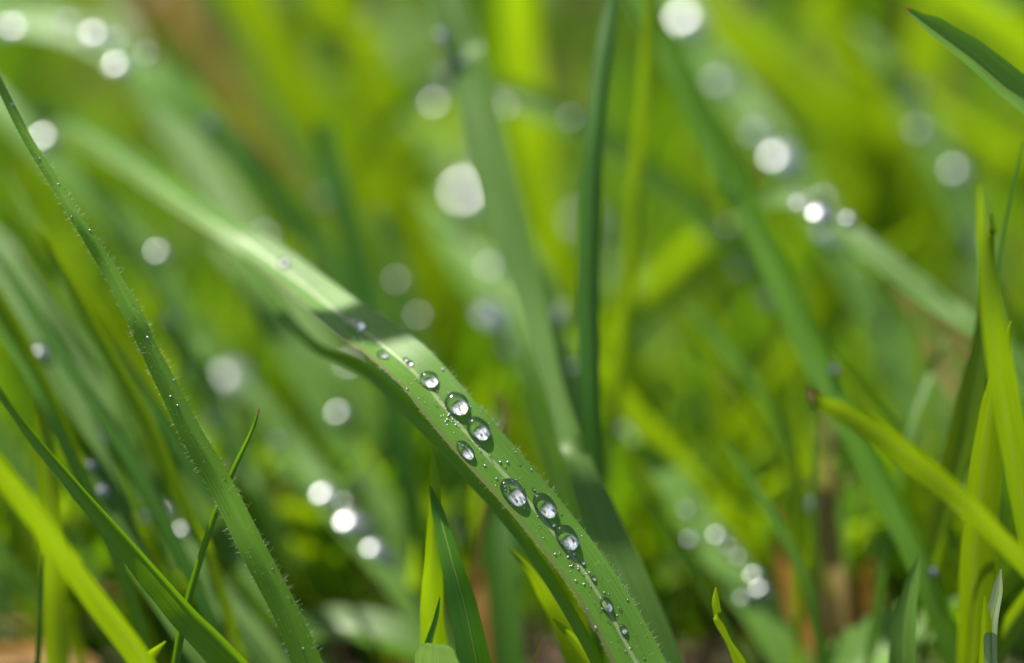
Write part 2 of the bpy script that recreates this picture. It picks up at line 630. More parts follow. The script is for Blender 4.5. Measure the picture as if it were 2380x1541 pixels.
blade('tall bright blade forking from its neighbour beside the arched yellow leaf', 'yel',
      [(2278, 430, 194, 5), (2280, 560, 194, 26), (2302, 740, 193, 56), (2330, 930, 193, 66), (2362, 1100, 193, 64), (2400, 1300, 193, 64)], roll=-28, wave=0.03)
blade('pointed backlit blade narrowing towards the soil under the arched leaf', 'yel',
      [(2300, 560, 211, 21), (2295, 740, 210, 43), (2255, 960, 209, 66), (2200, 1150, 209, 53), (2160, 1290, 209, 32)], roll=-30, wave=0.03)
blade('broad translucent upright blade crossed by the arched leaf', 'yel',
      [(2330, 820, 206, 26), (2300, 960, 206, 60), (2280, 1120, 206, 78), (2265, 1300, 206, 83), (2258, 1541, 206, 83)], roll=-24, wave=0.04)
blade('hair-thin stalk rising beside the forked bright blade', 'mid', [(2375, 330, 206, 4), (2345, 480, 206, 10), (2318, 640, 206, 12), (2300, 820, 206, 14)], roll=0, cols=3)
blade('stiff blue-green blade with a brown needle tip', 'gray',
      [(2104, 20, 203, 4), (2125, 38, 203, 20), (2180, 78, 203, 48), (2260, 138, 203, 64), (2330, 200, 203, 73), (2420, 275, 203, 78)], roll=34, gutter=0.3, wave=0.02, dried=(4, 'rust'))
# lower left
blade('bright yellow-green blade crossing an upright one', 'yel',
      [(-60, 1010, 189, 43), (0, 1088, 189, 48), (80, 1185, 189, 51), (150, 1285, 189, 51), (230, 1395, 189, 51), (310, 1500, 189, 51), (360, 1580, 189, 51)], roll=-36, lean=9)
blade('upright yellow-green blade crossed by another near the rusty dead leaf', 'yel',
      [(92, 940, 213, 24), (104, 1060, 212, 44), (112, 1220, 211, 52), (122, 1380, 211, 54), (132, 1560, 210, 56)], roll=-18)
blade('needle-thin dark shoot at the foot of the crossed upright blade', 'dark', [(100, 1290, 207, 4), (95, 1400, 207, 10), (88, 1541, 207, 14)], cols=3)
blade('short curved shoot leaning by the yellow-edged blade', 'mid', [(264, 1450, 205, 4), (290, 1490, 205, 20), (320, 1560, 205, 28)], roll=-10)
blade('short bright shoot leaning the opposite way under the yellow-edged blade', 'yel', [(385, 1490, 203, 4), (340, 1530, 203, 26), (290, 1590, 203, 40)], roll=-30)
blade('wide soft blue-green blade beneath the yellow-edged blade', 'gray',
      [(-60, 540, 226, 65), (30, 680, 223, 69), (140, 880, 219, 66), (240, 1110, 215, 58), (320, 1300, 213, 55), (430, 1470, 211, 58), (520, 1600, 210, 60)], roll=28)
blade('broad pale green blade with a dewy edge behind the yellow-edged blade', 'gray',
      [(40, 620, 236, 54), (150, 800, 232, 65), (260, 980, 228, 72), (350, 1170, 225, 71), (470, 1340, 222, 65), (620, 1520, 219, 65)], roll=34)
blade('long green blade running under the hairy stalk towards the soil', 'mid',
      [(150, 640, 240, 36), (300, 900, 236, 50), (430, 1130, 231, 55), (560, 1320, 227, 55), (700, 1490, 224, 60)], roll=30)
blade('narrow backlit yellow blade half hidden by the hairy stalk', 'yel',
      [(60, 520, 228, 26), (140, 615, 227, 44), (225, 720, 226, 56), (290, 815, 225, 64), (360, 905, 224, 60), (430, 1010, 224, 50)], roll=-42)
blade('yellow-green blade glowing between the hairy stalk and the pale blades', 'yel',
      [(330, 850, 238, 40), (430, 1000, 235, 60), (530, 1120, 232, 64), (620, 1250, 230, 60)], roll=-52, lean=10)
blade('soft green blade behind the hairy stalk holding one big round drop', 'gray',
      [(440, 730, 280, 30), (490, 800, 279, 46), (546, 884, 277, 52), (610, 980, 272, 52), (680, 1090, 264, 50)], roll=42)
blade('small soft blade behind the hairy stalk holding a dim round drop', 'gray',
      [(380, 780, 242, 20), (415, 820, 241, 32), (453, 870, 240, 36), (505, 945, 238, 36), (560, 1040, 236, 36)], roll=42)
# upper left
blade('big pale blade arching far behind the wide dewy blade', 'gray',
      [(-160, 40, 262, 72), (0, 38, 256, 77), (150, 62, 250, 80), (300, 135, 246, 83), (430, 240, 244, 85), (560, 365, 246, 80), (710, 540, 252, 69), (860, 740, 256, 56)], roll=46, gutter=0.1)
blade('soft light green blade dropping under the big pale arching blade', 'gray',
      [(290, 80, 300, 52), (360, 230, 292, 64), (460, 370, 284, 69), (560, 520, 276, 69), (660, 680, 268, 69), (790, 860, 260, 69)], roll=24)
blade('whitish blade sloping under the tip of the wide dewy blade', 'gray',
      [(-80, 150, 258, 45), (0, 250, 250, 57), (120, 372, 246, 63), (250, 490, 244, 64), (360, 620, 241, 63), (430, 760, 238, 57), (490, 920, 236, 57), (560, 1090, 234, 55)], roll=48)
blade('dead orange-brown blade among yellow ones at the back', 'rust',
      [(400, -80, 350, 34), (440, 20, 345, 42), (505, 135, 340, 48), (575, 265, 335, 42), (650, 380, 330, 30)], roll=-30)
blade('dark teal narrow blade beside the dead orange-brown one', 'gray',
      [(420, -100, 300, 30), (480, 20, 296, 36), (570, 160, 290, 38), (690, 345, 282, 40), (810, 545, 274, 40), (920, 760, 268, 40)], roll=-30)
blade('broad glowing blade behind the blunt cut blade', 'yel',
      [(520, -140, 330, 90), (590, 0, 328, 105), (660, 140, 325, 112), (740, 300, 320, 112), (830, 470, 312, 98), (920, 640, 304, 82)], roll=-30)
blade('blunt cut dark blade standing before the glowing ones', 'dark',
      [(745, 288, 243, 46), (762, 360, 242, 50), (790, 460, 240, 54), (825, 590, 238, 56), (860, 740, 236, 56), (900, 900, 234, 56)], roll=-10, tip=False)
blade('widest glowing yellow-green blade behind the blue-green upright blade', 'yel',
      [(730, -140, 316, 98), (790, 20, 314, 112), (850, 200, 310, 117), (905, 380, 305, 112), (965, 560, 299, 98), (1015, 760, 292, 82)], roll=-32)
blade('glowing upright blade showing right of the blue-green upright blade', 'yel',
      [(1180, -150, 305, 68), (1190, 0, 303, 90), (1202, 150, 301, 98), (1225, 320, 298, 93), (1262, 500, 293, 82), (1290, 690, 287, 75), (1305, 850, 281, 68)], roll=-26)
blade('arching blade crossing horizontally behind the two slender upright blades', 'mid',
      [(900, 300, 276, 30), (970, 236, 272, 48), (1070, 212, 268, 58), (1175, 226, 264, 62), (1305, 275, 261, 64), (1440, 355, 259, 62), (1560, 452, 258, 60), (1690, 570, 257, 60), (1830, 740, 256, 56)],
      roll=30)
blade('silvery bent leaf shining behind the blue-green upright blade', 'gray',
      [(1020, 500, 276, 38), (1045, 540, 272, 75), (1080, 590, 268, 90), (1130, 670, 262, 90), (1200, 790, 254, 68), (1250, 930, 250, 52)], roll=50)
blade('soft blue-green blade hidden behind the slender sheathed blade', 'gray',
      [(1270, 400, 334, 40), (1320, 460, 333, 60), (1375, 535, 332, 66), (1430, 620, 328, 66), (1500, 750, 318, 60)], roll=44)
blade('far blue-green blade holding a great round drop behind the upright one', 'gray',
      [(990, 300, 352, 30), (1040, 370, 348, 56), (1095, 450, 342, 64), (1150, 550, 334, 60), (1210, 680, 322, 56)], roll=30)
blade('faint light green blade between the two upright blades', 'gray',
      [(1262, 640, 236, 40), (1296, 740, 234, 62), (1322, 860, 232, 60), (1345, 990, 230, 56)], roll=30)
blade('hazy blue-green blade dropping behind the needle-tipped blade', 'gray',
      [(2090, 190, 280, 60), (2150, 300, 276, 80), (2215, 420, 270, 84), (2260, 560, 264, 80), (2300, 720, 258, 70)], roll=40)
blade('light green blade standing behind the drop-covered part of the wide blade', 'mid',
      [(900, 560, 262, 36), (940, 700, 258, 48), (980, 860, 254, 48), (1020, 1020, 250, 48), (1060, 1180, 247, 48)], roll=-20)
# upper right
blade('broad hazy yellow-green blade sloping far back behind the large bright drop', 'yel',
      [(1540, -60, 345, 77), (1640, 30, 342, 91), (1760, 130, 338, 98), (1900, 262, 332, 98), (2020, 410, 325, 84), (2110, 560, 318, 77)], roll=-20)
blade('soft blue-green blade holding the large bright drop', 'gray',
      [(1520, -40, 290, 68), (1590, 70, 284, 82), (1680, 190, 278, 87), (1770, 310, 271, 87), (1850, 420, 265, 80), (1940, 560, 259, 72), (2030, 740, 254, 68), (2100, 900, 250, 68)], roll=44)
blade('glowing blade leaning right across the hazy one', 'yel',
      [(2200, -120, 336, 80), (2160, 40, 334, 100), (2110, 220, 330, 110), (2050, 380, 325, 110), (1980, 540, 318, 100), (1900, 700, 310, 90)], roll=-34)
blade('glowing upright blade far behind the needle-tipped blade', 'yel',
      [(1900, -120, 350, 90), (1940, 20, 347, 100), (1990, 180, 342, 100), (2060, 330, 336, 90), (2110, 480, 330, 80)], roll=-30)
blade('glowing blade sloping under the needle-tipped blade', 'yel',
      [(2080, 200, 312, 60), (2160, 262, 308, 84), (2270, 330, 303, 90), (2400, 425, 298, 90)], roll=-30)
blade('sunlit yellow blade above the needle-tipped blade', 'yel',
      [(2130, -60, 290, 80), (2230, 10, 288, 110), (2340, 80, 286, 120), (2450, 160, 284, 120)], roll=-24)
blade('arched pale leaf beaded with small bright drops', 'gray',
      [(1735, 505, 231, 22), (1765, 474, 230, 40), (1825, 458, 228, 48), (1890, 480, 226, 52), (1960, 535, 224, 54), (2050, 605, 222, 54), (2160, 690, 220, 54), (2270, 765, 218, 52), (2400, 870, 217, 50)], roll=46)
blade('backlit yellow leaf bending up to the arched beaded leaf', 'yel',
      [(1820, 440, 286, 50), (1730, 500, 284, 80), (1640, 575, 281, 96), (1540, 660, 277, 96), (1470, 720, 273, 80)], roll=-30)
blade('small backlit leaf under the arched beaded leaf', 'yel',
      [(2080, 580, 272, 40), (2020, 640, 270, 54), (1950, 710, 268, 60), (1880, 780, 266, 56)], roll=-30)
blade('soft green leaf low behind the arched yellow leaf', 'gray',
      [(2010, 700, 256, 50), (2070, 790, 254, 110), (2120, 900, 251, 120), (2170, 1020, 248, 100)], roll=40)
blade('dead tan leaf curled behind the forked bright blades', 'straw',
      [(2150, 730, 262, 40), (2190, 800, 260, 80), (2215, 900, 257, 84), (2225, 1010, 254, 80)], roll=10)
# lower right
blade('sloping blade with a glowing lower half above the beaded blue-green blade', 'yel',
      [(1420, 870, 240, 40), (1480, 950, 239, 56), (1570, 1065, 237, 64), (1680, 1185, 235, 70), (1790, 1295, 233, 72), (1905, 1390, 231, 72)], roll=-48, lean=9)
blade('blue-green blade with a row of small drops along its edge', 'gray',
      [(1560, 1120, 232, 70), (1620, 1215, 230, 84), (1690, 1310, 228, 90), (1765, 1420, 226, 92), (1850, 1560, 224, 92)], roll=30)
blade('bleached straw stub with a split top', 'straw',
      [(1908, 1130, 225, 27), (1920, 1190, 225, 50), (1930, 1280, 225, 59), (1936, 1400, 224, 75), (1948, 1560, 224, 86)], roll=12, tip=False)
blade('rust brown dead stub beside the bleached straw', 'rust',
      [(2003, 1320, 227, 45), (2006, 1400, 227, 68), (2012, 1500, 226, 75), (2016, 1580, 226, 75)], roll=5, tip=False)
blade('faded brown blade leaning on the bleached straw', 'rust',
      [(1810, 1230, 231, 18), (1830, 1330, 230, 45), (1860, 1440, 229, 59), (1900, 1560, 228, 63)], roll=12)
blade('small curved yellow shoot with a narrow waist', 'yel',
      [(1663, 1364, 201, 4), (1661, 1400, 201, 18), (1670, 1440, 201, 20), (1692, 1487, 201, 14), (1722, 1541, 201, 28), (1750, 1600, 201, 34)], roll=-24)
blade('jagged soft green leaf lying above the soil', 'gray',
      [(2205, 1405, 220, 10), (2160, 1440, 220, 70), (2090, 1490, 220, 110), (2000, 1545, 220, 110), (1930, 1600, 220, 90)], roll=36, teeth=0.0016, grow=False, name='jagged_leaf', cat='leaf', sub=14)
blade('whitish pointed shoot beside a yellow one', 'pale',
      [(2325, 1322, 200, 4), (2318, 1380, 200, 24), (2304, 1450, 200, 32), (2304, 1541, 200, 30), (2310, 1620, 200, 28)], roll=20)
blade('small yellow-green pointed shoot against the whitish one', 'yel', [(2287, 1385, 200, 4), (2290, 1450, 200, 24), (2288, 1560, 200, 34)], roll=-20)
blade('green spear-shaped shoot above the jagged leaf', 'gray', [(2137, 1288, 206, 4), (2118, 1370, 206, 36), (2104, 1460, 206, 60), (2100, 1560, 206, 66)], roll=16)
blade('low blade leaning into the foot of the broad translucent blade', 'yel', [(2440, 1330, 210, 50), (2360, 1430, 209, 50), (2290, 1541, 208, 50)], roll=-30)
# bottom centre
blade('bright upright blade between the dark shoot and the wide dewy blade', 'yel',
      [(1003, 1040, 205, 6), (1008, 1140, 204, 26), (1006, 1280, 203, 42), (1000, 1420, 203, 54), (1008, 1560, 203, 70)], roll=-18, wave=0.02)
blade('dark green pointed shoot rising below the sharp drops', 'dark',
      [(1000, 1130, 202, 4), (1022, 1200, 202, 30), (1052, 1310, 201, 50), (1082, 1420, 201, 66), (1110, 1560, 201, 78)], roll=16, wave=0.02)
blade('tiny dark spike before the bright upright blade', 'dark', [(1022, 1388, 200, 3), (1012, 1440, 200, 12), (994, 1500, 200, 18), (985, 1560, 200, 20)], cols=3)
blade('small yellow shoot with a pointed tip below the wide dewy blade', 'yel', [(1284, 1437, 203, 4), (1320, 1470, 203, 18), (1362, 1520, 203, 22), (1400, 1580, 203, 26)], roll=-22)
blade('slim shoot tucked under the narrow green blade', 'yel', [(1180, 1272, 207, 4), (1230, 1320, 206, 20), (1290, 1410, 206, 40), (1350, 1530, 205, 60)], roll=-40, lean=8)
blade('bleached upright splinter of dead grass', 'straw', [(1258, 1478, 202, 3), (1250, 1510, 202, 10), (1236, 1560, 202, 14)], cols=3)
blade('short orange dead stub behind the dark pointed shoot', 'rust', [(1108, 1315, 224, 44), (1108, 1370, 224, 48), (1116, 1450, 223, 46)], tip=False, roll=8)
blade('upright deep green blade behind the dark pointed shoot', 'dark', [(1150, 1080, 232, 50), (1155, 1200, 230, 74), (1160, 1340, 228, 84), (1172, 1541, 226, 88)], roll=-10)
blade('curled dry tendril beside the drops', 'straw', [(1148, 908, 218, 5), (1166, 930, 218, 15), (1172, 970, 218, 17), (1160, 1020, 218, 17)], cols=3)
blade('blue-green blade beaded with bright drops below the narrow green blade', 'gray',
      [(620, 950, 238, 40), (690, 1050, 235, 56), (770, 1165, 232, 67), (845, 1255, 230, 72), (920, 1350, 228, 74), (1000, 1480, 226, 74)], roll=36)
blade('second blue-green blade beside the bright beaded one', 'gray',
      [(560, 640, 250, 42), (650, 780, 246, 56), (740, 930, 242, 63), (830, 1090, 238, 63), (930, 1260, 234, 63)], roll=26)
blade('yellow leaf bent low below the bright beaded blade', 'yel', [(560, 1150, 246, 40), (650, 1180, 245, 66), (760, 1215, 244, 70), (860, 1270, 243, 60)], roll=-40)
blade('small glowing leaf curled near the soil', 'yel', [(650, 1260, 238, 30), (700, 1290, 237, 80), (770, 1340, 236, 90), (830, 1420, 235, 70)], roll=-34)
blade('pale leaf lying flat at the soil by the hairy stalk', 'mid', [(660, 1480, 226, 30), (760, 1460, 225, 80), (880, 1480, 224, 90), (990, 1530, 223, 70)], roll=44)
blade('rusty dead leaf lying on the soil', 'rust', [(-40, 1530, 224, 50), (60, 1522, 223, 56), (150, 1530, 222, 56), (220, 1560, 221, 40)], roll=30, grow=False, name='dead_leaf', cat='dead leaf')

blade('small round pale green leaf with a toothed rim rising from the soil', 'light',
      [(1008, 1496, 198, 40), (1008, 1508, 198, 84), (1005, 1541, 198, 116), (1000, 1585, 198, 104), (996, 1640, 198, 40)], roll=50, tip=False, name='clover_leaf', cat='leaf', sub=8, gutter=-0.1)
for b in BLADES:
    if b.obj['label'].startswith('bleached straw stub'):
        for pts in ([(1860, 1104, 224, 3), (1885, 1128, 224, 12), (1908, 1160, 224, 22), (1918, 1210, 224, 24)],
                    [(1976, 1096, 224, 3), (1958, 1120, 224, 12), (1934, 1160, 224, 22), (1926, 1210, 224, 24)]):
            Blade(make_path(pts, 10, 6, False, False), 0.2, 3).mesh('frayed_tip', 'straw', parent=b.obj)


def add_midrib(b, width, f0=6, lift=2.5e-5, mat='thin_rib'):
    q = Blade([(b.at(i, 0.5), min(width, b.w[i] * 0.14), 0) for i in range(f0, b.n)], gutter=-0.1, cols=3)
    for k in range(q.n):
        q.Nn[k], q.S[k] = b.Nn[f0 + k], b.S[f0 + k]
    return q.mesh('midrib', mat, parent=b.obj, lift=lift)


for b in BLADES:
    if b.obj['label'].split(' ')[0] in ('dark', 'whitish', 'stiff', 'green', 'folded') and b is not main:
        if min(to_px(p)[2] for p in b.pos[: b.n - 8]) < 214:
            add_midrib(b, 0.00030)

# a tall blade outside the picture whose shadow makes the dark band on the wide blade
Q = P(842, 768, 207) + SUN * 0.125
shade_pts = [(Q + Vector((0.030, 0.004, -0.004)), 0.0004, 0), (Q + Vector((0.014, 0.001, 0.0)), 0.0030, 0), (Q, 0.0040, 0), (Q + Vector((-0.016, -0.002, -0.002)), 0.0045, 0),
             (Q + Vector((-0.042, -0.002, -0.014)), 0.0048, 0), (Q + Vector((-0.056, 0, -0.045)), 0.0048, 0), (Vector((Q.x - 0.062, Q.y, 0.06)), 0.0045, 0), (Vector((Q.x - 0.063, Q.y, -0.002)), 0.0040, 0)]
sb = Blade(smooth_path(shade_pts, 6), 0.15, 5, 0.05, 3)
for i in range(sb.n):      # flat side up
    up = SUN - sb.T[i] * SUN.dot(sb.T[i])
    sb.Nn[i] = up.normalized()
    sb.S[i] = sb.Nn[i].cross(sb.T[i]).normalized()
so = sb.mesh('grass_blade', 'mid')
tag(so, 'tall arching blade throwing its shadow band across the wide dewy blade', 'grass blade')


def sheaves():
    r = random.Random(101)
    clear = [(546, 884), (453, 870), (800, 960), (760, 1160), (818, 1220), (872, 1280), (1905, 500), (1820, 368), (1700, 1300), (2035, 740)]

    def in_the_way(pts):
        for a, b in zip(pts, pts[1:]):
            for q in range(11):
                t = q / 10
                if any(math.hypot(a[0] + (b[0] - a[0]) * t - cx, a[1] + (b[1] - a[1]) * t - cy) < 75 for cx, cy in clear):
                    return True
        return False
    for k in range(24):      # leaning sheaf round the hairy stalk
        x, y = r.uniform(-300, 300), r.uniform(350, 980)
        d = r.uniform(209, 238)
        cls = r.choice(('mid', 'mid', 'yel', 'gray', 'dark'))
        w = r.uniform(16, 40)
        m = r.uniform(0.50, 0.72)
        ln = r.uniform(520, 900)
        pts = [(x, y, d + 6, w * 0.3), (x + m * ln * .3, y + ln * .3, d + 3, w), (x + m * ln * .65, y + ln * .65, d, w), (x + m * ln * .92, y + ln, d - 2, w * .9)]
        if in_the_way(pts):
            continue
        word = {'mid': 'green', 'yel': 'glowing yellow-green', 'gray': 'blue-green', 'dark': 'deep green'}[cls]
        blade('slim %s blade in the leaning sheaf behind the hairy stalk' % word, cls, pts, roll={'yel': -45, 'gray': 30}.get(cls, r.choice((-30, 25))), group='slim %s blades of the leaning sheaf' % word, host=False, cols=5, sub=5)
    for k in range(48):      # crossing stems between the sheathed blade and the arched leaf
        x, y = r.uniform(1430, 2420), r.uniform(600, 1150)
        d = r.uniform(213, 246)
        cls = r.choice(('mid', 'yel', 'yel', 'mid', 'gray', 'mid', 'yel', 'straw'))
        w = r.uniform(9, 26)
        m = r.choice((r.uniform(0.3, 0.9), r.uniform(0.3, 0.9), r.uniform(-0.5, 0.1)))
        ln = r.uniform(300, 620)
        pts = [(x, y, d + 4, w * 0.25), (x + m * ln * .35, y + ln * .3, d + 2, w), (x + m * ln * .7, y + ln * .65, d, w), (x + m * ln * .9, y + ln, d - 1, w * .9)]
        if in_the_way(pts):
            continue
        word = {'mid': 'green', 'yel': 'glowing yellow-green', 'gray': 'blue-green', 'straw': 'straw-coloured'}[cls]
        blade('thin %s blade in the crossing tangle around the bleached straw' % word, cls, pts, roll={'yel': -42, 'gray': 30}.get(cls, r.choice((-30, 25))), group='thin %s blades of the crossing tangle' % word, host=False, cols=5, sub=5)


sheaves()

# parts of the blades that show them
midrib_path = [(main.at(f, 0.5) + main.Nn[min(int(f), main.n - 1)] * 4e-6, 0.00050, 0) for f in range(60, main.n - 1)]
rb = Blade([(p, w, 0) for p, w, _ in midrib_path], gutter=-0.07, cols=5)
for i in range(rb.n):
    j = min(60 + i, main.n - 1)
    rb.Nn[i], rb.S[i] = main.Nn[j], main.S[j]
o = rb.mesh('midrib', 'rib', parent=main.obj, lift=3.0e-5)
o.cycles.is_caustics_receiver = True
add_hairs(main, 'hairs', 900, 0.00034, 95, main.n - 30, 0.72, parent=main.obj, seed=3)
add_hairs(stem, 'hairs', 1100, 0.0004, 5, stem.n - 20, 0.6, parent=stem.obj, seed=4)


# ------------------------------------------------------------------ dew drops
def dome(rx, ry, h, seg=28, rings=14, sink=7e-5, seed=0):
    """a drop resting on a leaf: bulging cap with a rounded waist, closed underneath; local z = leaf normal"""
    vs_, fs = [], []
    prof = []
    th_max = math.radians(106)
    cz = h * 0.27
    for k in range(1, rings + 1):
        a = th_max * k / rings
        prof.append((math.sin(a), cz + (h - cz) * math.cos(a)))
    vs_.append(Vector((0, 0, h)))
    for (s, z) in prof:
        for j in range(seg):
            an = 2 * math.pi * j / seg
            jit = 1 + 0.13 * mnoise.noise(Vector((math.cos(an) * 0.9, math.sin(an) * 0.9, seed)))
            vs_.append(Vector((rx * s * math.cos(an) * jit, ry * s * math.sin(an) * jit, z)))
    last = 1 + (rings - 1) * seg
    s, z = prof[-1]
    for j in range(seg):
        an = 2 * math.pi * j / seg
        vs_.append(Vector((rx * s * 0.93 * math.cos(an), ry * s * 0.93 * math.sin(an), -sink)))
    vs_.append(Vector((0, 0, -sink * 1.4)))
    nb = 1 + rings * seg
    for j in range(seg):
        t = (j + 1) % seg
        fs.append((0, 1 + j, 1 + t))
        for r_ in range(rings):
            a, b = 1 + r_ * seg, 1 + (r_ + 1) * seg
            fs.append((a + j, b + j, b + t, a + t))
        fs.append((nb + j, nb + seg, nb + t))
    return vs_, fs


DOMES = {}
REFLECTORS = {}
NDROP = [0]


def drop_at(b, f, u, r_mm, label, group=None, elong=1.15, hgt=0.86, name='dew_drop', reflector=0.62):
    r = r_mm / 1000.0
    key = (round(r_mm, 3), elong, hgt)
    pos = b.at(f, u)
    n = b.normal(f, u)
    i = min(int(f), b.n - 1)
    if (C0 - pos).dot(n) < 0:
        n = -n
    t = (b.T[i] - n * b.T[i].dot(n)).normalized()
    s = n.cross(t)
    rot = Matrix((s, t, n)).transposed().to_4x4()
    if key not in DOMES:
        v, fcs = dome(r, r * elong, r * hgt, seed=len(DOMES) * 3.1)
        o = link_mesh(name, v, fcs, 'water')
        DOMES[key] = o.data
    else:
        o = bpy.data.objects.new(name, DOMES[key])
        COL.objects.link(o)
    o.matrix_world = Matrix.Translation(pos * U) @ rot
    o.cycles.is_caustics_caster = True
    # added silvery reflector: turns sunlight focused by the drop into a white spot
    cov = reflector
    fk = (key, cov)
    if fk not in REFLECTORS:
        fv, ff = [], []
        m, rg = 24, 6
        for q in range(rg + 1):
            for j in range(m):
                an = 2 * math.pi * j / m
                if cov < 1:      # flat silvery patch under the lower end of the drop
                    qq = q / rg
                    yy = r * elong * 0.86 * (1 - cov) + r * elong * 0.86 * math.sin(an) * qq * cov
                    fv.append(Vector((r * 0.86 * math.cos(an) * qq * (0.55 + 0.45 * cov), yy, 2.2e-5)))
                else:            # added convex mirror that gives a blurred drop its bright disc
                    R2 = r * 0.9
                    a2 = math.radians(50) * q / rg
                    z0 = 2.5e-5 - R2 * math.cos(math.radians(50))
                    fv.append(Vector((R2 * math.sin(a2) * math.cos(an), R2 * math.sin(a2) * math.sin(an), z0 + R2 * math.cos(a2))))
        for q in range(rg):
            for j in range(m):
                t2 = (j + 1) % m
                ff.append((q * m + j, (q + 1) * m + j, (q + 1) * m + t2, q * m + t2))
        fo = link_mesh('glint_reflector', fv, ff, 'reflector' if cov < 1 else ('mirror_cap' if cov == 1 else 'dim_mirror_cap'))
        REFLECTORS[fk] = fo.data
    else:
        fo = bpy.data.objects.new('glint_reflector', REFLECTORS[fk])
        COL.objects.link(fo)
    fo.parent = o
    fo.cycles.is_caustics_receiver = True
    tag(o, label, 'dew drop', group)
    NDROP[0] += 1
    return o


def locate(b, px, py):
    best = None
    for i in range(b.n):
        x, y, d = b.px[i]
        q = (x - px) ** 2 + (y - py) ** 2
        if best is None or q < best[0]:
            best = (q, i)
    i = best[1]
    x, y, d = b.px[i]
    # offset across the blade, solved in the picture
    xs, ys, _ = to_px(b.point(i, 1.0))
    xe, ye, _ = to_px(b.point(i, 0.0))
    ex, ey = xs - xe, ys - ye
    l2 = ex * ex + ey * ey + 1e-9
    u = ((px - xe) * ex + (py - ye) * ey) / l2
    return math.sqrt(best[0]), i, u, d


for b in (stem, b20):
    b.host = False
for b in BLADES:
    if 'fork' in b.obj['label'] or 'needle' in b.obj['label'][:40]:
        b.host = False
    b.px = [to_px(p) for p in b.pos]

SHARP = [  # px, py, radius mm, elongation, label
    (828, 752, 0.80, 1.1, 'soft-edged dew drop highest on the wide dewy blade, in its shaded band'),
    (895, 836, 0.50, 1.05, 'small gleaming dew drop at the lower end of the shaded band'),
    (944, 830, 0.24, 1.0, 'tiny dew bead on the silvery part of the wide blade'),
    (957, 846, 0.30, 1.1, 'small dim dew bead under the tiny one on the silvery part'),
    (997, 874, 0.72, 1.15, 'dew drop on the midrib just below the silvery part'),
    (1064, 938, 0.94, 1.15, 'large dew drop on the midrib touching the long drop below it'),
    (1108, 988, 0.86, 1.3, 'long dew drop on the midrib with a bead at its foot'),
    (1138, 1012, 0.20, 1.0, 'tiny dew bead at the foot of the long drop'),
    (1078, 1042, 0.66, 1.4, 'tall dew drop off the midrib on the broad half of the blade'),
    (1199, 1150, 0.92, 1.4, 'largest clear dew drop, off the midrib, showing dark green inside'),
    (1240, 1133, 0.14, 1.0, 'pinhead dew bead between the two lower large drops'),
    (1262, 1168, 0.82, 1.45, 'oval dew drop on the midrib beside the largest clear drop'),
    (1288, 1216, 0.20, 1.0, 'dew bead touching the top of the lowest large drop'),
    (1314, 1240, 0.82, 1.4, 'lowest large dew drop on the midrib of the wide blade'),
    (1362, 1310, 0.20, 1.2, 'small dew bead on the midrib below the lowest large drop'),
    (1380, 1336, 0.22, 1.2, 'second small dew bead on the midrib below the lowest large drop'),
    (1414, 1402, 0.48, 1.4, 'flat gleaming dew drop near the foot of the wide blade'),
    (1456, 1464, 0.30, 1.4, 'last little dew drop near the foot of the wide blade'),
]
for (x, y, r, e, lab) in SHARP:
    dist, i, u, d = locate(main, x, y)
    drop_at(main, i, min(0.93, max(0.07, u)), r * 0.92, lab, elong=e)

# fine dew scattered over the lower part of the wide blade
def fine_dew(b, count, pick, label, seed):
    vs_, fs, v2, f2 = [], [], [], []
    r = random.Random(seed)
    for k in range(count):
        f, u = pick(r)
        u = min(.96, max(.04, u))
        rad = r.choice((4e-5, 5e-5, 6.0e-5, 8e-5, 1.05e-4))
        pos, n = b.at(f, u), b.normal(f, u)
        if (C0 - pos).dot(n) < 0:
            n = -n
        q = n.to_track_quat('Z', 'Y').to_matrix()
        e = r.uniform(1, 1.6)
        v, fc = dome(rad, rad * e, rad, seg=8, rings=4, sink=2e-5)
        b0 = len(vs_)
        vs_ += [pos + q @ w for w in v]
        fs += [tuple(a + b0 for a in g) for g in fc]
        if r.random() < 0.6:
            b0 = len(v2)
            k2 = r.uniform(0.5, 0.75)
            v2 += [pos + q @ (w * k2) for w in v]
            f2 += [tuple(a + b0 for a in g) for g in fc]
    org = b.pos[-40].copy()
    o = link_mesh('fine_dew', vs_, fs, 'water', origin=org)
    o.cycles.is_caustics_caster = True
    tag(o, label, 'dew', kind='stuff')
    o2 = link_mesh('glint_reflector', v2, f2, 'mirror_cap', parent=o, origin=org)  # inner mirrors added to make the specks sparkle
    o2.cycles.is_caustics_receiver = True
    o2['kind'] = 'stuff'


def on_foot(r):
    f = r.uniform(main.n - 80, main.n - 22) if r.random() < 0.85 else r.uniform(100, main.n - 60)
    return f, r.choice((r.uniform(0.03, 0.97), 0.5 + r.gauss(0, 0.06), r.uniform(.2, .5)))


fine_dew(main, 380, on_foot, 'fine mist of dew specks over the foot of the wide blade', 5)
fine_dew(stem, 26, lambda r: (r.uniform(20, stem.n - 20), r.uniform(.1, .9)), 'few fine dew specks scattered along the hairy stalk', 6)

